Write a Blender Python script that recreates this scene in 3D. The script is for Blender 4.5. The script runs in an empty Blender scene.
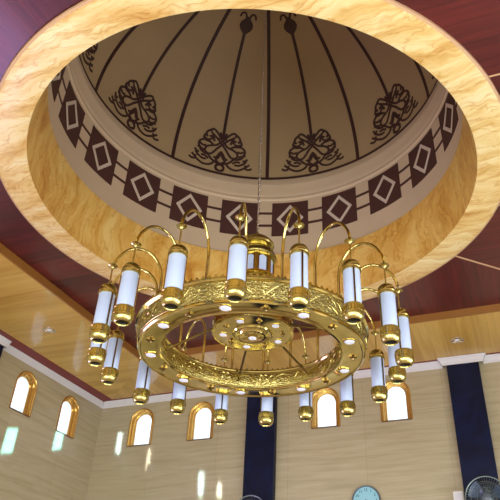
import bpy, math, random
from math import sin, cos, pi, radians, atan2, hypot
from mathutils import Vector, Matrix
from mathutils.geometry import tessellate_polygon
random.seed(7)
C = bpy.context.scene.collection
H = 1.6            # camera height above the floor; chandelier heights below are given above it

# ------------------------------------------------------------------ mesh helpers
class MB:
    def __init__(s): s.v = []; s.f = []
    def add(s, vs, fs):
        o = len(s.v); s.v += [tuple(p) for p in vs]; s.f += [tuple(i + o for i in f) for f in fs]; return s
    def box(s, a, b):
        x0, y0, z0 = a; x1, y1, z1 = b
        return s.add([(x0,y0,z0),(x1,y0,z0),(x1,y1,z0),(x0,y1,z0),(x0,y0,z1),(x1,y0,z1),(x1,y1,z1),(x0,y1,z1)],
                     [(0,3,2,1),(4,5,6,7),(0,1,5,4),(1,2,6,5),(2,3,7,6),(3,0,4,7)])
    def lathe(s, prof, n=32, c=(0,0), close=False, a0=0.0, a1=2*pi):
        full = abs(a1 - a0 - 2*pi) < 1e-6
        m = n if full else n + 1
        vs = []
        for r, z in prof:
            for i in range(m):
                a = a0 + (a1 - a0) * i / n
                vs.append((c[0] + r*cos(a), c[1] + r*sin(a), z))
        fs = []
        k = len(prof); pairs = [(j, j+1) for j in range(k-1)] + ([(k-1, 0)] if close else [])
        for j, j2 in pairs:
            for i in range(n):
                i2 = (i + 1) % m if full else i + 1
                fs.append((j*m+i, j*m+i2, j2*m+i2, j2*m+i))
        return s.add(vs, fs)
    def tube(s, pts, r, n=8, closed=False, caps=True):
        pts = [Vector(p) for p in pts]; k = len(pts); vs = []; prev = None
        rr = r if isinstance(r, (list, tuple)) else [r]*k
        for i, p in enumerate(pts):
            if closed: t = pts[(i+1) % k] - pts[i-1]
            else: t = pts[min(i+1, k-1)] - pts[max(i-1, 0)]
            t.normalize()
            if prev is None:
                u = t.orthogonal().normalized()
            else:
                u = prev - t*prev.dot(t); u.normalize()
            prev = u; w = t.cross(u)
            for j in range(n):
                a = 2*pi*j/n; vs.append(p + (u*cos(a) + w*sin(a))*rr[i])
        fs = []
        for i in range(k if closed else k-1):
            i2 = (i+1) % k
            for j in range(n):
                j2 = (j+1) % n
                fs.append((i*n+j, i*n+j2, i2*n+j2, i2*n+j))
        if caps and not closed:
            fs.append(tuple(range(n))[::-1]); fs.append(tuple((k-1)*n + j for j in range(n)))
        return s.add(vs, fs)
    def build(s, name, mat, parent=None, smooth=True, loc=None, angle=40):
        me = bpy.data.meshes.new(name); me.from_pydata(s.v, [], s.f); me.update()
        me.materials.append(mat)
        import bmesh
        bm = bmesh.new(); bm.from_mesh(me)
        bmesh.ops.recalc_face_normals(bm, faces=bm.faces)
        if smooth:
            for f in bm.faces: f.smooth = True
            for e in bm.edges:
                if len(e.link_faces) == 2 and e.calc_face_angle(0) > radians(angle): e.smooth = False
        bm.to_mesh(me); bm.free()
        o = bpy.data.objects.new(name, me); C.objects.link(o)
        if parent: o.parent = parent
        if loc: o.location = loc
        return o

def spline(pts, n=6, closed=False):
    """Catmull-Rom through points of any dimension"""
    k = len(pts); out = []
    rng = range(k) if closed else range(k-1)
    for i in rng:
        if closed: p = [pts[(i-1) % k], pts[i], pts[(i+1) % k], pts[(i+2) % k]]
        else: p = [pts[max(i-1,0)], pts[i], pts[i+1], pts[min(i+2,k-1)]]
        for j in range(n):
            t = j/n
            out.append(tuple(.5*((2*b) + (c_-a)*t + (2*a-5*b+4*c_-d)*t*t + (-a+3*b-3*c_+d)*t**3) for a, b, c_, d in zip(*p)))
    if not closed: out.append(tuple(pts[-1]))
    return out

def empty(name, label=None, cat=None, loc=(0,0,0), kind=None, group=None):
    o = bpy.data.objects.new(name, None); C.objects.link(o); o.location = loc; o.empty_display_size = .1
    return tag(o, label, cat, kind, group)
def tag(o, label=None, cat=None, kind=None, group=None):
    if label: o['label'] = label
    if cat: o['category'] = cat
    if kind: o['kind'] = kind
    if group: o['group'] = group
    return o

# ------------------------------------------------------------------ materials
class N:
    def __init__(s, name):
        s.m = bpy.data.materials.new(name); s.m.use_nodes = True; s.t = s.m.node_tree
        s.b = s.t.nodes['Principled BSDF']
    def n(s, typ, **kw):
        x = s.t.nodes.new(typ)
        for k, v in kw.items():
            if k.startswith('_'): setattr(x, k[1:], v)
            else: x.inputs[k.replace('__', ' ')].default_value = v
        return x
    def l(s, a, b): s.t.links.new(a, b)
    def ramp(s, src, stops):
        r = s.t.nodes.new('ShaderNodeValToRGB'); s.l(src, r.inputs[0])
        while len(r.color_ramp.elements) < len(stops): r.color_ramp.elements.new(.5)
        for e, (p, c) in zip(r.color_ramp.elements, stops): e.position = p; e.color = (*c, 1)
        return r
    def coords(s, scale=(1,1,1), rot=(0,0,0)):
        tc = s.n('ShaderNodeTexCoord'); mp = s.n('ShaderNodeMapping')
        mp.inputs['Scale'].default_value = scale; mp.inputs['Rotation'].default_value = rot
        s.l(tc.outputs['Object'], mp.inputs[0]); return mp.outputs[0]
    def set(s, **kw):
        for k, v in kw.items(): s.b.inputs[k.replace('__', ' ')].default_value = v
        return s

def plain(name, col, rough=.5, metal=0, coat=0, emit=None, es=0):
    a = N(name); a.set(Base__Color=(*col, 1), Roughness=rough, Metallic=metal)
    if coat: a.set(Coat__Weight=coat, Coat__Roughness=.06)
    if emit: a.set(Emission__Color=(*emit, 1), Emission__Strength=es)
    return a.m

def marble_yellow(name='golden_veined_marble', k=(1,1,1)):
    a = N(name); v = a.coords((1,1,1))
    warp = a.n('ShaderNodeTexNoise', Scale=.9, Detail=4.0, Roughness=.55); a.l(v, warp.inputs['Vector'])
    mx = a.n('ShaderNodeVectorMath', _operation='MULTIPLY_ADD'); mx.inputs[1].default_value = (.7,.7,.7)
    a.l(warp.outputs['Color'], mx.inputs[0]); a.l(v, mx.inputs[2])
    mp = a.n('ShaderNodeMapping'); mp.inputs['Scale'].default_value = (1.0, 4.6, 1.1); mp.inputs['Rotation'].default_value = (.25,.35,.95)
    a.l(mx.outputs[0], mp.inputs[0])
    n1 = a.n('ShaderNodeTexNoise', Scale=1.5, Detail=8.0, Roughness=.62, Distortion=.35); a.l(mp.outputs[0], n1.inputs['Vector'])
    r = a.ramp(n1.outputs['Fac'], [(p, tuple(q*w for q, w in zip(c, k))) for p, c in ((.28, (.58,.29,.06)), (.42, (.76,.49,.15)), (.54, (.86,.64,.26)), (.70, (.91,.76,.40)))])
    n2 = a.n('ShaderNodeTexNoise', Scale=2.1, Detail=5.0, Roughness=.5, Distortion=.8); a.l(mp.outputs[0], n2.inputs['Vector'])
    ab = a.n('ShaderNodeMath', _operation='SUBTRACT'); a.l(n2.outputs['Fac'], ab.inputs[0]); ab.inputs[1].default_value = .5
    ab2 = a.n('ShaderNodeMath', _operation='ABSOLUTE'); a.l(ab.outputs[0], ab2.inputs[0])
    vr = a.ramp(ab2.outputs[0], [(0, (.66,.42,.22)), (.010, (.86,.70,.50)), (.035, (1,1,1))])
    mult = a.n('ShaderNodeMix', _data_type='RGBA', _blend_type='MULTIPLY'); mult.inputs[0].default_value = .6
    a.l(r.outputs[0], mult.inputs[6]); a.l(vr.outputs[0], mult.inputs[7])
    a.l(mult.outputs[2], a.b.inputs['Base Color'])
    a.set(Roughness=.35); return a.m

def planks(name, axis, width, c0, c1, cj, rough=.25, coat=.4, grain=3.0, coatrough=.12, joint=.025):
    """boards lying along the given axis (0 = x, 1 = y)"""
    a = N(name); tc = a.n('ShaderNodeTexCoord'); sp = a.n('ShaderNodeSeparateXYZ'); a.l(tc.outputs['Object'], sp.inputs[0])
    across = sp.outputs[1 - axis]; along = sp.outputs[axis]
    dv = a.n('ShaderNodeMath', _operation='DIVIDE'); a.l(across, dv.inputs[0]); dv.inputs[1].default_value = width
    fl = a.n('ShaderNodeMath', _operation='FLOOR'); a.l(dv.outputs[0], fl.inputs[0])
    fr = a.n('ShaderNodeMath', _operation='FRACT'); a.l(dv.outputs[0], fr.inputs[0])
    wn = a.n('ShaderNodeTexWhiteNoise', _noise_dimensions='1D'); a.l(fl.outputs[0], wn.inputs['W'])
    cb = a.n('ShaderNodeCombineXYZ')
    s1 = a.n('ShaderNodeMath', _operation='MULTIPLY'); a.l(across, s1.inputs[0]); s1.inputs[1].default_value = 12
    s2 = a.n('ShaderNodeMath', _operation='MULTIPLY_ADD'); a.l(along, s2.inputs[0]); s2.inputs[1].default_value = .7
    s3 = a.n('ShaderNodeMath', _operation='MULTIPLY'); a.l(wn.outputs[0], s3.inputs[0]); s3.inputs[1].default_value = 30
    a.l(s3.outputs[0], s2.inputs[2]); a.l(s1.outputs[0], cb.inputs[0]); a.l(s2.outputs[0], cb.inputs[1])
    n1 = a.n('ShaderNodeTexNoise', Scale=grain*.4, Detail=6.0, Roughness=.6, Distortion=.4); a.l(cb.outputs[0], n1.inputs['Vector'])
    mixf = a.n('ShaderNodeMath', _operation='MULTIPLY_ADD'); a.l(wn.outputs[0], mixf.inputs[0]); mixf.inputs[1].default_value = .25
    sub = a.n('ShaderNodeMath', _operation='SUBTRACT'); a.l(n1.outputs['Fac'], sub.inputs[0]); sub.inputs[1].default_value = .12
    a.l(sub.outputs[0], mixf.inputs[2])
    r = a.ramp(mixf.outputs[0], [(.3, c0), (.68, c1)])
    jr = a.ramp(fr.outputs[0], [(0, (1,1,1)), (joint, (0,0,0))])
    m = a.n('ShaderNodeMix', _data_type='RGBA'); a.l(jr.outputs[0], m.inputs[0]); a.l(r.outputs[0], m.inputs[6]); m.inputs[7].default_value = (*cj, 1)
    a.l(m.outputs[2], a.b.inputs['Base Color'])
    bp = a.n('ShaderNodeBump', Strength=.03, Distance=.0005); a.l(n1.outputs['Fac'], bp.inputs['Height']); a.l(bp.outputs[0], a.b.inputs['Normal'])
    a.set(Roughness=rough, Coat__Weight=coat, Coat__Roughness=coatrough); return a.m

def wall_marble(name, axis):
    """beige marble tiles with slanting veins; axis = horizontal axis of the wall"""
    a = N(name); tc = a.n('ShaderNodeTexCoord'); sp = a.n('ShaderNodeSeparateXYZ'); a.l(tc.outputs['Object'], sp.inputs[0])
    cb = a.n('ShaderNodeCombineXYZ'); a.l(sp.outputs[axis], cb.inputs[0]); a.l(sp.outputs[2], cb.inputs[1])
    mp = a.n('ShaderNodeMapping'); mp.inputs['Rotation'].default_value = (0,0,radians(-12 if axis == 0 else 40)); mp.inputs['Scale'].default_value = (1.2, 16, 1)
    a.l(cb.outputs[0], mp.inputs[0])
    n1 = a.n('ShaderNodeTexNoise', Scale=1.0, Detail=7.0, Roughness=.6, Distortion=.5); a.l(mp.outputs[0], n1.inputs['Vector'])
    r = a.ramp(n1.outputs['Fac'], [(.28, (.40,.345,.215)), (.5, (.48,.42,.275)), (.72, (.54,.48,.34))])
    br = a.n('ShaderNodeTexBrick', Scale=1.0); br.inputs['Color1'].default_value = (1,1,1,1); br.inputs['Color2'].default_value = (.93,.93,.92,1)
    br.inputs['Mortar'].default_value = (.82,.80,.77,1); br.inputs['Mortar Size'].default_value = .004; br.inputs['Brick Width'].default_value = 1.2; br.inputs['Row Height'].default_value = .6
    br.offset = 0; a.l(cb.outputs[0], br.inputs['Vector'])
    m = a.n('ShaderNodeMix', _data_type='RGBA', _blend_type='MULTIPLY'); m.inputs[0].default_value = 1
    a.l(r.outputs[0], m.inputs[6]); a.l(br.outputs[0], m.inputs[7]); a.l(m.outputs[2], a.b.inputs['Base Color'])
    a.set(Roughness=.3, Coat__Weight=.35, Coat__Roughness=.05); return a.m

def gold(name, col, rough, bump=0, scale=60, dist=.006):
    a = N(name); a.set(Base__Color=(*col, 1), Metallic=1.0, Roughness=rough)
    v = a.coords()
    n = a.n('ShaderNodeTexNoise', Scale=9.0, Detail=3.0); a.l(v, n.inputs['Vector'])
    r = a.ramp(n.outputs['Fac'], [(.3, tuple(c*.82 for c in col)), (.7, tuple(min(1, c*1.08) for c in col))]); a.l(r.outputs[0], a.b.inputs['Base Color'])
    if bump:
        vo = a.n('ShaderNodeTexVoronoi', Scale=scale, _feature='SMOOTH_F1'); a.l(v, vo.inputs['Vector'])
        n2 = a.n('ShaderNodeTexNoise', Scale=scale*.6, Detail=3.0, Distortion=1.5); a.l(v, n2.inputs['Vector'])
        ad = a.n('ShaderNodeMath', _operation='ADD'); a.l(vo.outputs['Distance'], ad.inputs[0]); a.l(n2.outputs['Fac'], ad.inputs[1])
        b = a.n('ShaderNodeBump', Strength=bump, Distance=dist); a.l(ad.outputs[0], b.inputs['Height']); a.l(b.outputs[0], a.b.inputs['Normal'])
    else:
        n2 = a.n('ShaderNodeTexNoise', Scale=5.0, Detail=1.0); a.l(v, n2.inputs['Vector'])
        b = a.n('ShaderNodeBump', Strength=.25, Distance=.01); a.l(n2.outputs['Fac'], b.inputs['Height']); a.l(b.outputs[0], a.b.inputs['Normal'])
    return a.m

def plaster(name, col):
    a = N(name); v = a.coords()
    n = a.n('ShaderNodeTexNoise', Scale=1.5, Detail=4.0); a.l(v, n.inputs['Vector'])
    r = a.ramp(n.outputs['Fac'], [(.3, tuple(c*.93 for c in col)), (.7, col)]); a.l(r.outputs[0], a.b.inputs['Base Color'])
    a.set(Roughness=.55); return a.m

def navy_marble():
    a = N('navy_marble'); v = a.coords()
    n = a.n('ShaderNodeTexNoise', Scale=3.0, Detail=8.0, Distortion=1.0); a.l(v, n.inputs['Vector'])
    r = a.ramp(n.outputs['Fac'], [(.4, (.001,.003,.022)), (.75, (.004,.010,.050))]); a.l(r.outputs[0], a.b.inputs['Base Color'])
    a.set(Roughness=.4, Specular__IOR__Level=.25); return a.m

def frosted_pane():
    a = N('window_pane_glass'); t = a.t
    tr = t.nodes.new('ShaderNodeBsdfTransparent'); tl = t.nodes.new('ShaderNodeBsdfTranslucent'); gl = t.nodes.new('ShaderNodeBsdfGlossy')
    tl.inputs[0].default_value = (.95,.97,1,1); gl.inputs['Roughness'].default_value = .05
    m = t.nodes.new('ShaderNodeMixShader'); m.inputs[0].default_value = .45; a.l(tr.outputs[0], m.inputs[1]); a.l(tl.outputs[0], m.inputs[2])
    m2 = t.nodes.new('ShaderNodeMixShader'); m2.inputs[0].default_value = .06; a.l(m.outputs[0], m2.inputs[1]); a.l(gl.outputs[0], m2.inputs[2])
    a.l(m2.outputs[0], t.nodes['Material Output'].inputs[0]); return a.m

def carpet():
    a = N('striped_carpet_floor'); tc = a.n('ShaderNodeTexCoord'); sp = a.n('ShaderNodeSeparateXYZ'); a.l(tc.outputs['Object'], sp.inputs[0])
    m = a.n('ShaderNodeMath', _operation='MULTIPLY'); a.l(sp.outputs[1], m.inputs[0]); m.inputs[1].default_value = 1/1.3
    f = a.n('ShaderNodeMath', _operation='FRACT'); a.l(m.outputs[0], f.inputs[0])
    r = a.ramp(f.outputs[0], [(0, (.20,.13,.08)), (.34, (.20,.13,.08)), (.36, (.66,.57,.43)), (1, (.66,.57,.43))])
    a.l(r.outputs[0], a.b.inputs['Base Color']); a.set(Roughness=.5); return a.m

M = dict(
    marble=marble_yellow(k=(.98,1.03,1.22)), amber=marble_yellow('amber_veined_marble', (1.0,.86,.58)),
    burg_x=planks('burgundy_boards_across', 0, .20, (.045,.004,.005), (.125,.013,.012), (.02,.003,.003), rough=.4, coat=.22),
    burg_y=planks('burgundy_boards_along', 1, .20, (.045,.004,.005), (.125,.013,.012), (.02,.003,.003), rough=.4, coat=.22),
    ply_x=planks('yellow_boards_across', 0, .20, (.50,.285,.050), (.66,.43,.105), (.36,.20,.04), rough=.45, coat=.35, grain=2.2, coatrough=.03, joint=.012),
    ply_y=planks('yellow_boards_along', 1, .20, (.50,.285,.050), (.66,.43,.105), (.36,.20,.04), rough=.45, coat=.35, grain=2.2, coatrough=.03, joint=.012),
    fascia=plain('orange_wood_fascia', (.33,.14,.03), .35),
    redstrip=plain('red_wood_strip', (.20,.014,.012), .45),
    seam=plain('pale_seam_strip', (.62,.38,.22), .4),
    crown=plain('white_cornice_plaster', (.74,.74,.78), .45),
    navy=navy_marble(),
    wall_b=wall_marble('beige_marble_back', 0), wall_l=wall_marble('beige_marble_side', 1),
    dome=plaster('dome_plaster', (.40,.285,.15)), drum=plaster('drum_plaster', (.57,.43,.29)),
    paint=plain('dark_brown_paint', (.040,.011,.010), .6),
    blockp=plain('brown_block_paint', (.062,.020,.016), .6),
    cream=plain('cream_paint', (.58,.47,.38), .55),
    gold=gold('polished_brass', (.74,.62,.23), .10),
    gold_e=gold('embossed_brass', (.50,.42,.15), .27, bump=.7, scale=75),
    gold_s=gold('satin_brass', (.58,.48,.17), .24),
    bronze=gold('dark_bronze', (.24,.17,.07), .18),
    hole=plain('dark_socket', (.03,.025,.015), .5, metal=.6),
    tube=plain('lit_milk_glass', (.43,.52,.72), .3, emit=(.50,.64,1.0), es=.12),
    lens=plain('downlight_milk_glass', (.70,.74,.82), .3, emit=(.72,.80,1.0), es=.2),
    pane=frosted_pane(),
    gframe=plain('gilded_window_moulding', (.66,.38,.09), .22, metal=.8),
    sill=plain('brown_sill', (.16,.08,.04), .5),
    floor=carpet(),
    white=plain('white_plastic', (.78,.78,.76), .4),
    chrome=plain('chrome', (.8,.8,.82), .15, metal=1),
    clock_face=plain('pale_blue_clock_face', (.30,.62,.72), .4),
    clock_rim=plain('grey_clock_rim', (.10,.13,.16), .3),
    ink=plain('dark_blue_ink', (.02,.06,.12), .6),
    wire=plain('fan_guard_wire', (.22,.28,.28), .3, metal=.8),
    blade=None,
)
def blade_mat():
    a = N('smoky_blue_blade'); a.set(Base__Color=(.08,.14,.24,1), Roughness=.2); a.b.inputs['Transmission Weight'].default_value = .35; return a.m
M['blade'] = blade_mat()

# ------------------------------------------------------------------ room sizes (x along the back wall, y towards it, z up)
XL, XR, YB, YN = -4.69, 4.69, 4.52, -7.0
Z_SOF = 3.90 + H; Z_TOP = 4.0 + H
TR = 3.10          # half size of the raised square tray around the dome
WT = .22

def wall_mesh(name, axis, at, out, a0, a1, z0, z1, holes, mat):
    """wall in the plane axis=at; thickness goes to at+out; holes are lists of (a, z)"""
    outer = [(a0,z0),(a1,z0),(a1,z1),(a0,z1)]
    loops = [outer] + holes; flat = [p for l in loops for p in l]
    tris = tessellate_polygon([[Vector((p[0], p[1], 0)) for p in l] for l in loops])
    P = lambda p, d: (at + d, p[0], p[1]) if axis == 0 else (p[0], at + d, p[1])
    n = len(flat); vs = [P(p, 0) for p in flat] + [P(p, out) for p in flat]
    fs = [tuple(t) for t in tris] + [tuple(i + n for i in reversed(t)) for t in tris]
    o = 0
    for l in loops:
        k = len(l)
        for i in range(k): fs.append((o+i, o+(i+1) % k, o+(i+1) % k+n, o+i+n))
        o += k
    mb = MB(); mb.add(vs, fs); ob = mb.build(name, mat, smooth=False); return tag(ob, kind='structure')

WZ0, WZS, WW = 3.08 + H, 3.475 + H, .225
def rect(a, b, z0, z1): return [(a,z0),(b,z0),(b,z1),(a,z1)]
def arch(c, hw=WW, z0=WZ0, zs=WZS, n=14):
    return [(c-hw, z0), (c+hw, z0)] + [(c + hw*cos(pi*i/n), zs + hw*sin(pi*i/n)) for i in range(n+1)]
back_c = [-3.84, -2.72, -.597, .492]
left_c = [2.575, 3.66]
wall_mesh('wall_back', 1, YB, WT, XL-WT, XR+WT, 0, Z_SOF+.25, [arch(c) for c in back_c], M['wall_b'])
wall_mesh('wall_left', 0, XL, -WT, YN, YB, 0, Z_SOF+.25, [arch(c) for c in left_c] + [rect(-.5,.9,.1,2.5)], M['wall_l'])  # low rectangular opening is added, only to feed the magenta ceiling sheen
wall_mesh('wall_right', 0, XR, WT, YN, YB, 0, Z_SOF+.25, [rect(-6.2,-4.0,.3,3.3), rect(-3.2,-1.0,.3,3.3), rect(-.2,2.0,.3,3.3)], M['wall_l'])
wall_mesh('wall_front', 1, YN, -WT, XL-WT, XR+WT, 0, Z_SOF+.25, [rect(-4.0,-1.7,.05,3.3), rect(-1.15,1.15,.05,3.3), rect(1.7,4.0,.05,3.3)], M['wall_b'])
f = MB(); f.box((XL-WT, YN-WT, -.1), (XR+WT, YB+WT, 0)); tag(f.build('floor', M['floor'], smooth=False), kind='structure')

# windows: gilded stepped arch moulding, brown sill, frosted pane
def window(n, axis, at, out, c):
    P = (lambda a, d, z: (at + out*d, a, z)) if axis == 0 else (lambda a, d, z: (a, at + out*d, z))
    prof = [(-.006,.0), (-.006,-.012), (.006,-.018), (.014,-.012), (.018,.004), (.032,.010), (.040,.026), (.052,.030), (.058,.046), (.072,.052), (.080,.068), (.080,.085)]
    K = 20; mb = MB(); vs = []
    for ins, d in prof:
        hw = WW - ins; row = [(c-hw, WZ0)] + [(c + hw*cos(pi - pi*i/K), WZS + hw*sin(pi*i/K)) for i in range(K+1)] + [(c+hw, WZ0)]
        vs += [P(a, d, z) for a, z in row]
    m = K+3; fs = [(j*m+i, j*m+i+1, (j+1)*m+i+1, (j+1)*m+i) for j in range(len(prof)-1) for i in range(m-1)]
    mb.add(vs, fs)
    root = mb.build('window_%d' % n, M['gframe'], angle=25); tag(root, kind='structure')
    s = MB(); a = P(c-WW, -.008, WZ0-.012); b = P(c+WW, .10, WZ0+.006)
    s.box(tuple(min(p,q) for p,q in zip(a,b)), tuple(max(p,q) for p,q in zip(a,b))); s.build('window_sill', M['sill'], root, smooth=False)
    p = MB(); hw = WW-.078; ring = [(c-hw, WZ0)] + [(c + hw*cos(pi - pi*i/K), WZS + hw*sin(pi*i/K)) for i in range(K+1)] + [(c+hw, WZ0)]
    k = len(ring); p.add([P(a, .072, z) for a, z in ring] + [P(a, .078, z) for a, z in ring],
          [tuple(range(k)), tuple(reversed(range(k, 2*k)))] + [(i, (i+1) % k, (i+1) % k + k, i+k) for i in range(k)])
    p.build('window_pane', M['pane'], root, smooth=False)
for i, c in enumerate(back_c): window(i+1, 1, YB, 1, c)
for i, c in enumerate(left_c): window(i+5, 0, XL, -1, c)

# ------------------------------------------------------------------ ceiling: yellow soffit, red edge strip, raised burgundy tray, marble ring
def frame_panel(mb, side, xi, yi0, yi1, xo, yo0, yo1, z0, z1):
    """one mitred trapezoid of a rectangular frame. inner rect +-xi, yi0..yi1; outer rect +-xo, yo0..yo1"""
    q = {'back': [(-xi,yi1),(xi,yi1),(xo,yo1),(-xo,yo1)], 'front': [(-xi,yi0),(xi,yi0),(xo,yo0),(-xo,yo0)],
         'left': [(-xi,yi0),(-xi,yi1),(-xo,yo1),(-xo,yo0)], 'right': [(xi,yi0),(xi,yi1),(xo,yo1),(xo,yo0)]}[side]
    return mb.add([(x,y,z0) for x,y in q] + [(x,y,z1) for x,y in q],
        [(0,1,2,3),(7,6,5,4),(0,1,5,4),(1,2,6,5),(2,3,7,6),(3,0,4,7)])
ceil = MB(); ceil.add([(XL-WT,YN-WT,Z_TOP+.12),(XR+WT,YN-WT,Z_TOP+.12),(XR+WT,YB+WT,Z_TOP+.12),(XL-WT,YB+WT,Z_TOP+.12)], [])
NS = 96
sq = []
for i in range(NS):
    a = 2*pi*i/NS; sq.append((cos(a), sin(a)))
def outer_pt(c, s, hx, y0, y1):
    t = min(hx/abs(c) if abs(c) > 1e-9 else 1e9, (y1/s if s > 0 else y0/s) if abs(s) > 1e-9 else 1e9); return (c*t, s*t)
vs = [(2.28*c, 2.28*s, Z_TOP+.12) for c, s in sq] + [(*outer_pt(c, s, XR+WT, YN-WT, YB+WT), Z_TOP+.12) for c, s in sq]
slab = MB(); slab.add(vs, [(i, (i+1) % NS, (i+1) % NS + NS, i+NS) for i in range(NS)])
slab.add([(XL-WT,YN-WT,Z_TOP+.121),(XR+WT,YN-WT,Z_TOP+.121),(-3,-6,Z_TOP+.121)], [(0,1,2)])
ceiling = slab.build('ceiling', M['white'], smooth=False); tag(ceiling, kind='structure')

RB = 4.42
for side, mat in (('back','ply_y'),('front','ply_y'),('left','ply_x'),('right','ply_x')):
    mb = MB(); frame_panel(mb, side, TR, -TR, TR+.03, 4.45, -6.7, 4.42, Z_SOF, Z_SOF+.03); mb.build('soffit_panel', M[mat], ceiling, smooth=False)
    mb = MB(); frame_panel(mb, side, 4.45, -6.7, 4.42, XR+.02, YN-.02, YB+.02, Z_SOF-.004, Z_SOF+.03); mb.build('edge_strip', M['redstrip'], ceiling, smooth=False)
    mb = MB(); frame_panel(mb, side, TR-.015, -TR+.015, TR+.015, TR+.01, -TR-.01, TR+.04, Z_SOF-.003, Z_TOP+.01); mb.build('tray_fascia', M['fascia'], ceiling, smooth=False)
RO, RI = 2.495, 2.194
def tray_panel(a0, mat):
    n = 24; vs = []
    for i in range(n+1):
        a = radians(a0 - 45 + 90*i/n); c, s = cos(a), sin(a)
        vs.append(((RO-.06)*c, (RO-.06)*s, Z_TOP)); vs.append((*outer_pt(c, s, TR, -TR, TR+.03), Z_TOP))
    k = len(vs); vs += [(x,y,z+.03) for x,y,z in vs]
    fs = []
    for i in range(n):
        b = 2*i; fs += [(b,b+1,b+3,b+2), (k+b,k+b+2,k+b+3,k+b+1), (b,b+2,k+b+2,k+b), (b+1,k+b+1,k+b+3,b+3)]
    mb = MB(); mb.add(vs, fs); mb.build('tray_panel', M[mat], ceiling, smooth=False)
for a0, m_ in ((0,'burg_x'),(90,'burg_y'),(180,'burg_x'),(270,'burg_y')): tray_panel(a0, m_)
def strip(p, q, w, z, name='seam_strip', mat='seam'):
    p, q = Vector((*p, z)), Vector((*q, z)); d = (q-p).normalized(); s = Vector((-d.y, d.x, 0))*w/2; up = Vector((0,0,-.006))
    vs = [p-s, p+s, q+s, q-s]; vs += [v+up for v in vs]
    mb = MB(); mb.add(vs, [(0,1,2,3),(7,6,5,4),(0,1,5,4),(1,2,6,5),(2,3,7,6),(3,0,4,7)]); mb.build(name, M[mat], ceiling, smooth=False)
for sx, sy in ((1,1),(1,-1),(-1,1),(-1,-1)):
    r = (RO-.02)/math.sqrt(2); strip((sx*r, sy*r), (sx*(TR-.02), sy*(TR-.05)), .022, Z_TOP)
for y in (-.81, -.57, .96): strip((math.sqrt(RO*RO-y*y)-.02, y), (TR-.02, y), .014, Z_TOP)
# marble ring board and marble lining of the opening
ringm = MB()
prof = [(2.19,3.966+H),(2.20,3.963+H),(2.47,3.963+H),(2.49,3.968+H),(2.497,3.98+H),(2.49,4.03+H),(2.19,4.03+H)]
ringm.lathe(prof, 128); mr = ringm.build('ceiling_marble_ring', M['marble']); tag(mr, kind='structure')
lin = MB(); lin.lathe([(2.192,3.97+H),(2.158,4.68+H),(2.162,4.69+H),(2.30,4.70+H),(2.30,3.99+H)], 128)
o = lin.build('marble_lining', M['amber'], mr)
lip = MB(); lip.lathe([(2.485,3.964+H),(2.503,3.968+H),(2.508,3.985+H),(2.503,4.0+H),(2.485,4.005+H)], 128); lip.build('ring_lip', M['seam'], mr)

# ------------------------------------------------------------------ drum and dome
RD = 2.20
drum = MB()
drum.lathe([(2.30,4.66+H),(2.165,4.68+H),(RD,4.72+H),(RD,5.64+H),(2.188,5.65+H),(2.182,5.665+H),(2.182,5.69+H),(2.190,5.705+H),(2.184,5.725+H),(2.176,5.77+H),
            (2.176,5.87+H),(2.166,5.90+H),(2.164,5.93+H),(2.170,5.95+H),(2.168,6.00+H),(2.18,6.03+H),(2.30,6.03+H)], 128)
dr = drum.build('dome_drum', M['drum']); tag(dr, kind='structure')
DR, DZ, DC = 2.19, 2.31, 6.02 + H
def dp(az, ph, off=0):
    return ((DR-off)*cos(ph)*cos(az), (DR-off)*cos(ph)*sin(az), DC + (DZ-off)*sin(ph))
dm = MB(); NP = 36
dm.lathe([((DR)*cos(pi/2*i/NP) if i < NP else .001, DC + DZ*sin(pi/2*i/NP)) for i in range(NP+1)], 120)
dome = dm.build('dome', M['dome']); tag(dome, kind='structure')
def ribbon(mb, pts, w, off=.006, surf=None, closed=False):
    """flat painted band following (az, ph) points; width in metres"""
    P = [Vector((surf or dp)(a, p, off)) for a, p in pts]; k = len(P); vs = []
    for i, p in enumerate(P):
        t = (P[(i+1) % k] - P[i-1]) if closed else (P[min(i+1,k-1)] - P[max(i-1,0)])
        a, ph = pts[i]; nrm = Vector((cos(ph)*cos(a), cos(ph)*sin(a), sin(ph)))
        s = t.cross(nrm); s.normalize(); s *= w/2
        vs += [p-s, p+s]
    fs = [(2*i, 2*i+1, (2*i+3) % (2*k), (2*i+2) % (2*k)) for i in range(k if closed else k-1)]
    # give the band a little depth towards the surface
    base = len(vs); vs += [v + Vector((cos(pts[i//2][1])*cos(pts[i//2][0]), cos(pts[i//2][1])*sin(pts[i//2][0]), sin(pts[i//2][1])))*(off*.9) for i, v in enumerate(vs)]
    for i in range(k if closed else k-1):
        j = (2*i+2) % (2*k); l = (2*i+3) % (2*k)
        fs += [(2*i, j, base+j, base+2*i), (2*i+1, base+2*i+1, base+l, l)]
    mb.add(vs, fs)
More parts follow.
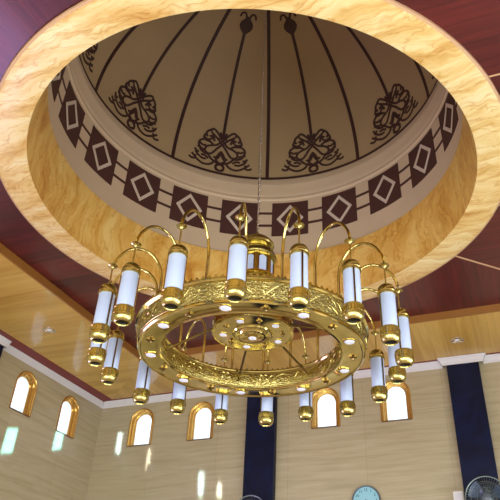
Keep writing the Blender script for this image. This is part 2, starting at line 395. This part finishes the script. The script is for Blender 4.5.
# line at the foot of the dome
fl = MB(); ribbon(fl, [(2*pi*i/160, .014) for i in range(160)], .05, closed=True); fl.build('dome_foot_line', M['paint'], dome, smooth=False)
AZ0 = 108.9
orn_half = [
 [(156,96),(150,82),(165,68),(190,74),(225,100),(262,132),(292,154),(330,160),(362,170),(376,192),(362,216),(332,222),(308,204),(286,180),(250,150),(215,124),(182,108),(157,97)],
 [(258,200),(240,222),(232,240),(216,264),(204,258)],
 [(258,200),(240,250),(222,278),(240,288),(258,298)],
 [(150,80),(130,97),(119,118),(133,140)], [(119,120),(106,150),(122,168),(158,166),(184,176)],
 [(112,168),(86,188),(78,214),(93,236),(128,244)], [(148,132),(160,122),(170,132),(160,146)], [(190,150),(182,130),(168,110)],
 [(72,238),(92,238),(101,254),(130,262),(160,262),(188,284),(216,294),(240,298)],
 [(25,338),(48,345),(72,335)], [(58,316),(88,334),(130,346),(170,336),(198,316),(212,292)], [(42,306),(66,320),(76,306)],
 [(66,282),(90,298),(120,308),(152,302)], [(58,262),(76,280),(90,268)], [(222,70),(234,94),(251,102)], [(246,82),(230,110),(214,128)], [(108,152),(136,158),(160,148)], [(84,205),(112,212),(136,202)], [(110,285),(140,280),(168,292)],
]
def orn_map(px, py):
    ax = 245 + .04*py; py += .17*(px-258)
    return (px-ax)*.00207, .392 - .001015*py
def ornament(az):
    mb = MB()
    def put(pts, closed=False):
        q = spline(pts, 4, closed)
        for sgn in (1, -1):
            r = []
            for px, py in q:
                x, ph = orn_map(px, py)
                r.append((az + sgn*x/(DR*cos(ph*.6)), ph))
            ribbon(mb, r, .034, off=.005 if sgn > 0 else .0065, closed=closed)
    for s in orn_half: put(s)
    put([(258+30*cos(2*pi*i/10), 326+24*sin(2*pi*i/10)) for i in range(10)], True)
    # stem up to the spade finial
    ribbon(mb, [(az, .305 + .036*i) for i in range(21)], .046)
    mb.build('knot_ornament', M['paint'], dome, smooth=False)
    sp = MB()
    out = [(0,-.13),(.035,-.10),(.085,-.05),(.105,.0),(.09,.06),(.045,.11),(.02,.15),(-.02,.15),(-.045,.11),(-.09,.06),(-.105,0),(-.085,-.05),(-.035,-.10)]
    ph0 = 1.07
    ctr = dp(az, ph0, .007); vs = [ctr]
    for x, y in out:
        ph = ph0 + y/2.25; vs.append(dp(az + x/(DR*cos(ph)), ph, .007))
    sp.add(vs, [(0, i+1, (i+1) % len(out) + 1) for i in range(len(out))])
    for sgn in (1,-1):
        ribbon(sp, [(az + sgn*x/(DR*cos(ph0 + y/2.25)), ph0 + y/2.25) for x, y in spline([(.02,.12),(.05,.19),(.10,.18),(.12,.12)], 3)], .03)
    sp.build('spade_finial', M['paint'], dome, smooth=False)
RIBS = [34.5, 72.2, 109.1, 146.9, 186.0, 220.8, 255.5, 290.3, 325.0, 359.8]
for i in range(10):
    a = radians(RIBS[i]); nx = radians(RIBS[(i+1) % 10] + (360 if i == 9 else 0))
    rb = MB(); ribbon(rb, [(a, .01 + 1.5*j/40) for j in range(41)], .052); rb.build('rib_line', M['paint'], dome, smooth=False)
    ornament((a + nx)/2)
# frieze of brown blocks with cream lozenges joined by two lines
def cyl(a, z, off): return ((RD-off)*cos(a), (RD-off)*sin(a), z)
BW, BZ0, BZ1 = radians(13.6)/2, 5.015+H, 5.595+H
for i in range(19):
    a = radians(360/19*i + 24.1)
    mb = MB(); n = 6; vs = []
    for off in (.006, -.002):
        for z in (BZ0, BZ1):
            for j in range(n+1): vs.append(cyl(a - BW + 2*BW*j/n, z, off))
    m = n+1; fs = []
    for j in range(n): fs += [(j, j+1, m+j+1, m+j), (2*m+j, 3*m+j, 3*m+j+1, 2*m+j+1), (j, 2*m+j, 2*m+j+1, j+1), (m+j, m+j+1, 3*m+j+1, 3*m+j)]
    fs += [(0, m, 3*m, 2*m), (n, 2*m+n, 3*m+n, m+n)]
    mb.add(vs, fs); blk = mb.build('frieze_block', M['blockp'], dr, smooth=False)
    # lozenge outline
    lz = MB(); zc = (BZ0+BZ1)/2; hw, hh = BW*.74, (BZ1-BZ0)*.42
    co, ci = [(hw,0),(0,hh),(-hw,0),(0,-hh)], [(hw*.72,0),(0,hh*.74),(-hw*.72,0),(0,-hh*.74)]
    vs = []
    K = 4
    def walk(c):
        r = []
        for q in range(4):
            p0, p1 = c[q], c[(q+1) % 4]
            for t in range(K): r.append((p0[0]+(p1[0]-p0[0])*t/K, p0[1]+(p1[1]-p0[1])*t/K))
        return r
    oo, ii = walk(co), walk(ci); k = len(oo)
    vs = [cyl(a+x, zc+z, .011) for x, z in oo] + [cyl(a+x, zc+z, .011) for x, z in ii] + [cyl(a+x, zc+z, .004) for x, z in oo] + [cyl(a+x, zc+z, .004) for x, z in ii]
    fs = []
    for j in range(k):
        j2 = (j+1) % k; fs += [(j, j2, k+j2, k+j), (j, 2*k+j, 2*k+j2, j2), (k+j, k+j2, 3*k+j2, 3*k+j)]
    lz.add(vs, fs); lz.build('lozenge', M['cream'], blk, smooth=False)
for zf in (.31, .68):
    z = BZ1 - (BZ1-BZ0)*zf
    ln = MB(); ln.lathe([(RD+.002, z-.02),(RD-.004, z-.02),(RD-.004, z+.02),(RD+.002, z+.02)], 128); ln.build('frieze_line', M['blockp'], dr, smooth=False)

# ------------------------------------------------------------------ cornice, pilasters
def cornice(n, pts, k=.63):
    """profile swept along a polyline of wall points; each point carries its inward mitre direction"""
    prof = [(0,-.105),(.012,-.105),(.016,-.085),(.030,-.075),(.034,-.055),(.062,-.028),(.080,-.018),(.084,-.002),(.095,0.0)]
    mb = MB(); vs = []
    for (x, y), (dx, dy) in pts:
        for d, z in prof: vs.append((x + dx*d*k, y + dy*d*k, Z_SOF - .004 + z))
        vs.append((x, y, Z_SOF-.004))
    m = len(prof)+1; k = len(pts)
    fs = [(i*m+j, i*m+(j+1) % m, (i+1)*m+(j+1) % m, (i+1)*m+j) for i in range(k-1) for j in range(m)]
    mb.add(vs, fs); o = mb.build('trim_%d' % n, M['crown'], angle=30); return tag(o, kind='structure')
PJ = .10
def back_path():
    p = [((XL,YB),(1,-1))]
    for a, b in ((-1.93,-1.33),(1.25,1.83)):
        p += [((a,YB),(-1,-1)),((a,YB-PJ),(-1,-1)),((b,YB-PJ),(1,-1)),((b,YB),(1,-1))]
    return p + [((XR,YB),(-1,-1))]
cornice(1, back_path())
pl = [((XL,YB),(1,-1))]
pl += [((XL,1.90),(1,1)),((XL+PJ,1.90),(1,1)),((XL+PJ,1.30),(1,-1)),((XL,1.30),(1,-1)),((XL,YN),(1,1))]
cornice(2, pl, .35)
cornice(3, [((XR,YB),(-1,-1)),((XR,YN),(-1,1))]); cornice(4, [((XL,YN),(1,1)),((XR,YN),(-1,1))])
for k, (a, b) in enumerate(((-1.872,-1.392),(1.309,1.769))):
    mb = MB(); mb.box((a, YB-PJ, 0), (b, YB+.01, Z_SOF-.09)); tag(mb.build('pilaster', M['navy'], smooth=False), kind='structure')
mb = MB(); mb.box((XL-.01, 1.36, 0), (XL+PJ, 1.84, Z_SOF-.09)); tag(mb.build('pilaster', M['navy'], smooth=False), kind='structure')
for a in (-1.392, 1.769):
    pass

# recessed downlights in the soffit
def downlight(x, y, label):
    t = empty('recessed_downlight', label, 'downlight', (x, y, Z_SOF))
    mb = MB(); mb.lathe([(.088,.0),(.088,-.008),(.075,-.012),(.062,-.006),(.055,.02),(.055,.024)], 24); mb.build('trim_ring', M['chrome'], t)
    mb = MB(); mb.lathe([(.0005,-.001),(.03,-.001),(.056,.004)], 24); mb.build('lens', M['lens'], t)
downlight(1.55, 3.83, 'round recessed downlight in the yellow board ceiling above the right navy pilaster')
downlight(-3.80, 1.784, 'round recessed downlight in the yellow board ceiling on the left, above the arched windows')

# ------------------------------------------------------------------ chandelier
CX, CY = .051, .022
AZC = -73.327
ch = empty('chandelier', 'large round brass chandelier with eighteen tube lamps hanging on a chain under the dome', 'chandelier', (CX, CY, 2.227+H))
def zr(z): return z - 2.227                # heights relative to the chandelier's base
def P3(r, a, z): return (r*cos(a), r*sin(a), zr(z))
# ring frame
rf = MB()
rf.lathe([(.77,zr(2.240)),(.778,zr(2.232)),(.79,zr(2.236)),(.80,zr(2.240)),(.935,zr(2.234)),(.945,zr(2.226)),(.958,zr(2.224)),(.968,zr(2.232)),(.968,zr(2.243)),(.962,zr(2.248)),
          (.990,zr(2.400)),(.998,zr(2.405)),(1.008,zr(2.412)),(1.010,zr(2.422)),(1.0,zr(2.428)),(.96,zr(2.428)),(.955,zr(2.40)),(.80,zr(2.40)),(.79,zr(2.428)),(.772,zr(2.428)),(.765,zr(2.415)),(.772,zr(2.405)),(.772,zr(2.25))], 144, close=True)
ring = rf.build('ring_frame', M['gold'], ch, angle=30)
be = MB()
be.lathe([(.966,zr(2.250)),(.9665,zr(2.252)),(.993,zr(2.396)),(.990,zr(2.398))], 144)
be.build('embossed_band', M['gold_e'], ring)
bi = MB(); bi.lathe([(.771,zr(2.250)),(.769,zr(2.254)),(.769,zr(2.400)),(.771,zr(2.404))], 144); bi.build('inner_embossed_band', M['gold_e'], ring)
def scrolls(rf_, name, n):
    """leafy scroll relief all round: S-spirals with small leaves"""
    mb = MB()
    for i in range(n):
        a0 = 2*pi*i/n; flip = 1 if i % 2 else -1
        def mp(x, y): z = 2.324 + y; return P3(rf_(z), a0 + x/.97, z)
        pts = []
        for j in range(17):
            t = j/16; th = t*2.2*2*pi*.62; rad = .052*(1-t*.85); pts.append(mp(rad*cos(th)*flip, rad*sin(th)*flip*.95))
        mb.tube(pts, [.0045*(1-.5*j/16) for j in range(17)], 5)
        mb.tube([mp(.052*flip, 0), mp(.085*flip, -.035*flip), mp(.115*flip, -.045*flip)], .0035, 5)
        for (x, y, l) in ((.09,.045,.03),(-.085,-.05,.03),(.075,.0,.022),(-.02,.062,.02)):
            mb.tube([mp(x*flip-l*.5, y), mp(x*flip, y+.008), mp(x*flip+l*.5, y+.002)], [.002,.0055,.002], 5)
    for yy in (-.068, .068): mb.tube([P3(rf_(2.324+yy), 2*pi*i/128, 2.324+yy) for i in range(128)], .004, 5, closed=True)
    mb.tube([P3(rf_(2.324+.03*sin(i*2*pi*n/(4*n))), 2*pi*i/(4*n), 2.324+.05*sin(i*pi/4)) for i in range(4*n)], .004, 5, closed=True)
    mb.build(name, M['gold_s'], ring)
scrolls(lambda z: .966 + (z-2.25)/.15*.027 + .001, 'scroll_relief', 36)
scrolls(lambda z: .768, 'inner_scroll_relief', 26)
def crest(R, z, n, h, name):
    mb = MB()
    for i in range(n):
        a = 2*pi*i/n; w = pi*R/n*.8
        prof = [(-w,0),(-w*.9,h*.35),(-w*.4,h*.45),(-w*.45,h*.75),(0,h),(w*.45,h*.75),(w*.4,h*.45),(w*.9,h*.35),(w,0)]
        k = len(prof)
        vs = [P3(R+.003, a+x/R, z+y) for x, y in prof] + [P3(R-.004, a+x/R, z+y) for x, y in prof]
        mb.add(vs, [tuple(range(k)), tuple(reversed(range(k,2*k)))] + [(j,(j+1)%k,(j+1)%k+k,j+k) for j in range(k)])
    mb.lathe([(R-.005,zr(z-.002)),(R+.004,zr(z-.002)),(R+.004,zr(z+.006)),(R-.005,zr(z+.006))], 120, close=True)
    mb.build(name, M['gold_s'], ring, smooth=False)
crest(1.0, 2.424, 120, .030, 'cresting'); crest(.78, 2.424, 96, .022, 'inner_cresting')
def oval_light(parent, r, az, z, s=.040):
    x, y, zz = P3(r, radians(az), z)
    mb = MB(); mb.lathe([(s+.008,.004),(s+.008,-.004),(s,-.008),(s-.004,-.004)], 20, (x,y)); 
    mb.v = [(a,b,c+zz) for a,b,c in mb.v]; o = mb.build('downlight_bezel', M['gold'], parent)
    mb = MB(); mb.lathe([(s-.002,-.004),(s*.8,-.011),(s*.45,-.013),(.0005,-.013)], 20, (x,y)); mb.v = [(a,b,c+zz) for a,b,c in mb.v]
    mb.build('downlight_lens', M['lens'], parent)
def stud(parent, r, az, z, s=.030):
    x, y, zz = P3(r, radians(az), z)
    mb = MB(); vs = [(x,y,zz-.022)]; n = 12
    for i in range(n):
        a = 2*pi*i/n + radians(az); q = s*(1.15 if i % 2 else .62); vs.append((x+q*cos(a), y+q*sin(a), zz-.004 if i % 2 else zz-.012))
    for i in range(n):
        a = 2*pi*i/n + radians(az); q = s*(1.15 if i % 2 else .62); vs.append((x+q*cos(a), y+q*sin(a), zz+.004))
    fs = [(0, i+1, (i+1) % n + 1) for i in range(n)] + [(i+1, (i+1) % n+1, (i+1) % n+1+n, i+1+n) for i in range(n)]
    mb.add(vs, fs)
    mb.lathe([(.012,zz-.014),(.013,zz-.022),(.008,zz-.030),(.0005,zz-.032)], 10, (x,y))
    mb.build('star_stud', M['bronze'], parent, smooth=False)
for i in range(9):
    oval_light(ring, .868, -121 + 40*i, 2.236, .046); stud(ring, .868, -101 + 40*i, 2.236, .034)
# hub
hb = MB()
hb.lathe([(.0005,2.405),(.03,2.405),(.045,2.412),(.075,2.425),(.09,2.42),(.10,2.412),(.115,2.412),(.125,2.425),(.14,2.432),(.155,2.424),(.170,2.424),(.18,2.436),(.20,2.440),(.335,2.442),(.345,2.436),(.357,2.438),(.362,2.448),
          (.358,2.458),(.350,2.465),(.350,2.52),(.358,2.53),(.345,2.54),(.28,2.56),(.20,2.60),(.14,2.65),(.11,2.72),(.10,2.80),(.10,2.95),(.14,2.97),(.19,2.985),(.19,3.0),(.10,3.01)], 64)
hb.v = [(x,y,zr(z)) for x,y,z in hb.v]
hub = hb.build('hub', M['gold'], ch, angle=30)
for i in range(5):
    oval_light(hub, .262, -92+72*i, 2.442, .034); stud(hub, .262, -56+72*i, 2.442, .024)
oval_light(hub, .0, 0, 2.405, .038)
for az, az2 in ((-147,-166),(122,122),(64,68),(-8,-8),(-75,-75)):
    mb = MB(); mb.tube([P3(.34, radians(az), 2.455), P3(.772, radians(az2), 2.31)], .011, 8); mb.build('spoke_rod', M['bronze'], ch)
# lantern on top: eight arched glass lights under a little dome
def tolocal(mb): mb.v = [(x,y,zr(z)) for x,y,z in mb.v]; return mb
lt = MB(); lt.lathe([(.19,2.90),(.195,2.91),(.19,2.94),(.172,2.955),(.172,2.965),(.10,2.965),(.10,3.20),(.165,3.205),(.190,3.208),(.194,3.218),(.190,3.232),(.172,3.275),(.150,3.305),(.125,3.325),(.122,3.345),(.155,3.352),(.166,3.362),(.166,3.378),(.155,3.395),(.135,3.42),(.10,3.448),(.06,3.47),(.03,3.484),(.018,3.50),(.02,3.51),(.010,3.525),(.006,3.54),(.0005,3.545)], 48)
lantern = tolocal(lt).build('lantern', M['gold_s'], ch, angle=30)
for i in range(8):
    a = radians(45*i - 44 + 22.5); mb = MB(); c, s = cos(a), sin(a); R = .168
    ppr = [(-.026,2.955),(.026,2.955),(.026,3.21),(-.026,3.21)]
    vs = []
    for d in (R, R-.02):
        for x, z in ppr: vs.append((d*c - x*s, d*s + x*c, z))
    mb.add(vs, [(0,1,2,3),(7,6,5,4),(0,1,5,4),(1,2,6,5),(2,3,7,6),(3,0,4,7)]); tolocal(mb).build('lantern_post', M['bronze'], lantern, smooth=False)
    a = radians(45*i - 44); c, s = cos(a), sin(a); R = .154; hw = .048
    arc = [(-hw,2.96),(hw,2.96),(hw,3.135),(hw*.7,3.165),(0,3.185),(-hw*.7,3.165),(-hw,3.135)]; k = len(arc); mb = MB(); vs = []
    for d in (R, R-.006):
        for x, z in arc: vs.append((d*c - x*s, d*s + x*c, z))
    mb.add(vs, [tuple(range(k)), tuple(reversed(range(k,2*k)))] + [(j,(j+1)%k,(j+1)%k+k,j+k) for j in range(k)]); tolocal(mb).build('lantern_glass', M['tube'], lantern, smooth=False)
    # spandrel above the glass
    mb = MB(); arc2 = [(-.066,2.96),(-hw,2.96),(-hw,3.135),(-hw*.7,3.165),(0,3.185),(hw*.7,3.165),(hw,3.135),(hw,2.96),(.066,2.96),(.066,3.21),(-.066,3.21)]
    k = len(arc2); tr = tessellate_polygon([[Vector((x,z,0)) for x,z in arc2]])
    vs = [((R+.008)*c - x*s, (R+.008)*s + x*c, z) for x, z in arc2] + [((R)*c - x*s, (R)*s + x*c, z) for x, z in arc2]
    mb.add(vs, [tuple(t) for t in tr] + [tuple(q+k for q in t) for t in tr] + [(j,(j+1)%k,(j+1)%k+k,j+k) for j in range(k)]); tolocal(mb).build('lantern_arch', M['gold_s'], lantern, smooth=False)
# chain up to the dome
cn = MB(); z = 3.55; k = 0; ztop = 8.37
while z < ztop:
    t = (z-3.55)/(ztop-3.55); ox, oy = -CX*t, -CY*t
    pts = []
    for i in range(10):
        a = 2*pi*i/10; u = .011*cos(a); w = .024*sin(a)
        pts.append((ox + (u if k % 2 else 0), oy + (0 if k % 2 else u), zr(z+w)))
    cn.tube(pts, .0042, 5, closed=True); z += .036; k += 1
cn.build('chain', M['chrome'], ch)

# arms and tube lamps
TW = [(.67,.008),(.23,-.015),(-.05,-.012),(.1,-.021),(-1.0,-.03),(1.67,.034),(-1.28,-.004),(-1.22,-.014),(.06,.02),(-1.46,-.005),(-.69,-.008),(-.31,.017),(-.74,-.002),(2.08,.003),(.51,.003),(-1.55,.029),(-.8,-.004),(.24,-.007)]
STRAP = [90,20,15,-55,-20,30,45,60,35,-60,5,70,20,10,15,35,80,88]
RL = 1.285
def mk_top():
    m = MB(); m.lathe([(.0005,.692),(.0065,.690),(.0065,.520),(.012,.515),(.016,.511),(.022,.505),(.040,.498),(.056,.485),(.067,.466),(.072,.446),(.073,.432),(.069,.428),(.069,.422),(.074,.419),(.074,.408),(.064,.405),(.03,.405)], 28); return m
def mk_bottom():
    m = MB(); prof = [(.060,.124),(.071,.122),(.074,.119),(.074,.114),(.070,.111),(.070,.108),(.0745,.105),(.0745,.066),(.071,.063),(.076,.060),(.0765,.050),(.075,.036),(.070,.021),(.062,.009),(.054,.002),(.048,.0),(.046,.004),(.045,.012)]
    m.lathe(prof, 28)
    for i in range(20):
        a = 2*pi*i/20; c, s = cos(a), sin(a)
        m.tube([(.0745*c,.0745*s,.068),(.0745*c,.0745*s,.103)], .004, 4, caps=False)
    return m
body_me = None; glass_me = None
cam_xy = Vector((2.0197-CX, -4.5739-CY))
protos = {}
def inst(key, make, name, mat, parent, loc, rot=0, smooth=True):
    if key not in protos:
        o = make().build(name, mat, parent, smooth); protos[key] = o
    else:
        o = protos[key].copy(); o.name = name; C.objects.link(o); o.parent = parent
    o.location = loc; o.rotation_euler = (0,0,rot); return o
def mk_glass(): m = MB(); m.lathe([(.0005,.115),(.060,.115),(.0635,.12),(.0635,.405),(.060,.412),(.0005,.412)], 32); return m
def mk_sock(): m = MB(); m.lathe([(.0455,.010),(.042,.022),(.0005,.026)], 20); return m
def mk_strap(): m = MB(); m.box((.061,-.0065,.114),(.0715,.0065,.412)); return m
def mk_saucer():
    m = MB(); m.lathe([(.006,.012),(.012,.010),(.030,.006),(.040,.0),(.042,-.004),(.036,-.006),(.022,-.012),(.014,-.020),(.010,-.030),(.0005,-.032)], 24)
    m.lathe([(.0005,.030),(.012,.026),(.016,.016),(.012,.006)], 16); return m
def mk_arm():
    m = MB(); pts = spline([(.865,2.40),(.864,2.60),(.868,2.76),(.900,2.885),(.975,2.975),(1.075,3.005),(1.170,2.975),(1.240,2.895),(1.275,2.82),(1.287,2.765)], 5)
    m.tube([(r,0,zr(z)) for r,z in pts], .0125, 10)
    m.lathe([(.02,zr(2.40)),(.024,zr(2.415)),(.018,zr(2.43)),(.0125,zr(2.46))], 12, (.865,0)); return m
for k in range(18):
    da, dz = TW[k]; a = radians(AZC + 20*k + da); x, y = RL*cos(a), RL*sin(a); zb = zr(2.062 + dz)
    inst('arm', mk_arm, 'lamp_arm', M['gold'], ch, (0,0,0), a)
    lamp = inst('lamp', mk_glass, 'tube_lamp', M['tube'], ch, (x, y, zb), a)
    inst('top', mk_top, 'top_cap', M['gold_s'], lamp, (0,0,0)); inst('bottom', mk_bottom, 'bottom_cap', M['gold_s'], lamp, (0,0,0))
    inst('sock', mk_sock, 'socket', M['hole'], lamp, (0,0,0))
    inst('saucer', mk_saucer, 'saucer', M['gold_s'], lamp, (0,0,.687))
    d = cam_xy - Vector((x, y)); va = atan2(d.y, d.x) - a
    for e in (0, pi): inst('strap', mk_strap, 'strap', M['bronze'], lamp, (0,0,0), va + radians(STRAP[k]) + e, smooth=False)

# ------------------------------------------------------------------ clock, fans, switch box on the back wall
def text_mesh(txt, size, mat, parent, name, loc, rot=(pi/2,0,0), ext=.002):
    cu = bpy.data.curves.new(name, 'FONT'); cu.body = txt; cu.size = size; cu.align_x = 'CENTER'; cu.align_y = 'CENTER'; cu.extrude = ext
    tmp = bpy.data.objects.new(name, cu); me = bpy.data.meshes.new_from_object(tmp); bpy.data.objects.remove(tmp)
    me.materials.append(mat); o = bpy.data.objects.new(name, me); C.objects.link(o); o.parent = parent; o.location = loc; o.rotation_euler = rot; return o
cl = empty('wall_clock', 'round wall clock with a pale blue face on the beige back wall', 'clock', (-.03, YB, 1.985+H))
def ylathe(prof, n=48):
    mb = MB(); mb.lathe(prof, n); mb.v = [(x, -z, y) for x, y, z in mb.v]; return mb
ylathe([(.19,.0),(.205,.005),(.207,.03),(.200,.042),(.188,.040),(.184,.028)]).build('rim', M['clock_rim'], cl)
face = ylathe([(.186,.001),(.186,.022),(.0005,.022)]).build('face', M['clock_face'], cl)
for i in range(1, 13):
    a = pi/2 - i*pi/6; text_mesh(str(i), .052, M['ink'], face, 'numeral', (.145*cos(a), -.024, .145*sin(a)))
def hand(l, w, ang, nm):
    mb = MB(); a = radians(90-ang); d = Vector((cos(a), 0, sin(a))); s = Vector((-sin(a), 0, cos(a)))*w/2
    q = [d*-.02 - s, d*l - s*.4, d*l + s*.4, d*-.02 + s]; vs = [p + Vector((0,-.030,0)) for p in q] + [p + Vector((0,-.027,0)) for p in q]
    mb.add(vs, [(0,1,2,3),(7,6,5,4),(0,1,5,4),(1,2,6,5),(2,3,7,6),(3,0,4,7)]); mb.build(nm, M['ink'], cl, smooth=False)
hand(.08, .014, 245, 'hour_hand'); hand(.12, .010, 150, 'minute_hand')

def fan(x, z, label):
    t = empty('wall_fan', label, 'fan', (x, YB-PJ, z), group='wall fans on the navy pilasters')
    yc = -.17; R = .27
    g = MB()
    g.tube([(R*cos(2*pi*i/48), yc, R*sin(2*pi*i/48)) for i in range(48)], .009, 8, closed=True)
    for rr, dy in ((.20,-.045),(.12,-.062),(.20,.045)): g.tube([(rr*cos(2*pi*i/40), yc+dy, rr*sin(2*pi*i/40)) for i in range(40)], .003, 5, closed=True)
    for i in range(48):
        a = 2*pi*i/48
        for sg in (-1, 1): g.tube([(r*cos(a), yc + sg*.065*(1-(r/R)**2.5), r*sin(a)) for r in (.045,.10,.16,.22,.265)], .0011, 4, caps=False)
    g.build('guard', M['wire'], t)
    c = ylathe([(.0005,.075),(.03,.072),(.05,.062),(.05,.056)], 24); c.v = [(a, b+yc, c_) for a,b,c_ in c.v]; c.build('badge', M['clock_rim'], t)
    for i in range(3):
        a0 = 2*pi*i/3 + .4; mb = MB(); vs = []
        nr, na = 6, 6
        for p in range(nr+1):
            r = .035 + .205*p/nr; half = .95 - .35*abs(p/nr-.6)
            for q in range(na+1):
                u = q/na - .5; a = a0 + u*half*1.1; vs.append((r*cos(a), yc + u*.06, r*sin(a)))
        m = na+1; n0 = len(vs); vs += [(x_, y_+.004, z_) for x_, y_, z_ in vs]
        fs = []
        for p in range(nr):
            for q in range(na): b = p*m+q; fs += [(b,b+1,b+m+1,b+m),(n0+b,n0+b+m,n0+b+m+1,n0+b+1)]
        mb.add(vs, fs); mb.build('blade', M['blade'], t)
    mo = ylathe([(.0005,-.165),(.055,-.165),(.055,-.11),(.07,-.10),(.075,-.02),(.05,.0),(.0005,.01)], 24); mo.v = [(a, b+yc, c_) for a,b,c_ in mo.v]; mo.build('motor_housing', M['clock_rim'], t)
    mb = MB(); mb.box((-.05,-.02,-.20),(.05,0,-.02)); mb.box((-.02,-.09,-.12),(.02,-.02,-.06)); mb.tube([(0,-.08,-.09),(0,-.12,-.05),(0,-.14,0)], .016, 8); mb.build('wall_bracket', M['white'], t, smooth=False)
fan(-1.68, 1.83+H, 'round wire guarded wall fan on the navy pilaster left of the blue clock')
fan(1.60, 1.872+H, 'round wire guarded wall fan on the navy pilaster at the right edge')
b = MB(); b.box((0,-.05,0),(.13,0,.17)); bx = b.build('switch_box', M['white'], smooth=False, loc=(1.16, YB, 1.86+H))
tag(bx, 'small white box fixed to the beige wall beside the right wall fan', 'box')
b = MB(); b.box((.02,-.056,.03),(.11,-.05,.14)); b.build('cover_plate', M['crown'], bx, smooth=False)

# ------------------------------------------------------------------ light: sky, daylight through the big openings, small lamps
w = bpy.data.worlds.new('sky'); bpy.context.scene.world = w; w.use_nodes = True
bg = w.node_tree.nodes['Background']; bg.inputs[0].default_value = (.66,.82,1,1); bg.inputs[1].default_value = 2.8
def area(name, loc, rot, sx, sy, power, col=(1,1,1), spread=180):
    l = bpy.data.lights.new(name, 'AREA'); l.shape = 'RECTANGLE'; l.size = sx; l.size_y = sy; l.energy = power; l.color = col; l.spread = radians(spread)
    o = bpy.data.objects.new(name, l); C.objects.link(o); o.location = loc; o.rotation_euler = rot; return o
area('daylight_front', (0, YN-.35, 1.7), (pi/2, 0, 0), 8.2, 3.0, 430, (1,.96,.88))
area('daylight_right', (XR+.35, -2.1, 1.8), (pi/2, 0, pi/2), 8.2, 3.0, 400, (1,.96,.90))

area('violet_sheen_fill', (XL-.3, .2, 1.3), (pi/2, 0, -pi/2), 1.4, 2.4, 120, (.62,.36,.95))  # added violet fill behind the left wall, gives the tray its magenta sheen
# sun glints thrown up from the polished floor onto the marble walls
def glint(p, q, wd, ht, power, col):
    p, q = Vector(p), Vector(q); d = (q-p).normalized()
    z = -d; x = Vector((0,0,1)).cross(z).normalized(); y = z.cross(x)
    o = area('floor_glint', (0,0,0), (0,0,0), wd, ht, power, col, .7)
    m = Matrix((x, y, z)).transposed().to_4x4(); m.translation = p; o.matrix_world = m
GL = [((XL, 2.53, 2.56+H), .20, .33, .36, (.22,.80,.95)), ((XL, 3.55, 2.90+H), .18, .27, .30, (.22,.80,.95)),
      ((-4.231, YB, 3.05+H), .10, .34, .16, (.45,.72,1)), ((-3.613, YB, 2.758+H), .07, .30, .06, (.95,.97,1)),
      ((-2.616, YB, 2.26+H), .08, .40, .17, (.45,.72,1)), ((-2.301, YB, 2.15+H), .06, .30, .09, (.8,.9,1))]
for q, wd, ht, pw, col in GL:
    p = (q[0]+3.2, q[1]-.8, .03) if q[0] < XL+.01 else (q[0]+.6, q[1]-3.6, .03)
    glint(p, q, wd, ht, pw*5, col)

# ------------------------------------------------------------------ camera
cd = bpy.data.cameras.new('camera'); cam = bpy.data.objects.new('camera', cd); C.objects.link(cam)
rt = Vector((0.9417929054047222, 0.3358125589557001, 0.016001517957884657)); up = Vector((0.17777017923194444, -0.5378283700342172, 0.8240985425070104)); fw = Vector((-0.2853487107123044, 0.7732855679721181, 0.5662204020175042))
m = Matrix((rt, up, -fw)).transposed().to_4x4(); m.translation = Vector((2.019671, -4.57394, H)); cam.matrix_world = m
cd.sensor_width = 36; cd.lens = 627.405/500*36; cd.shift_x = -33.708/500; cd.shift_y = -8.59/500; cd.clip_start = .05
S = bpy.context.scene; S.camera = cam
S.view_settings.view_transform = 'Standard'; S.view_settings.look = 'None'; S.view_settings.gamma = 1; S.view_settings.exposure = 0.0; S.view_settings.use_curve_mapping = False
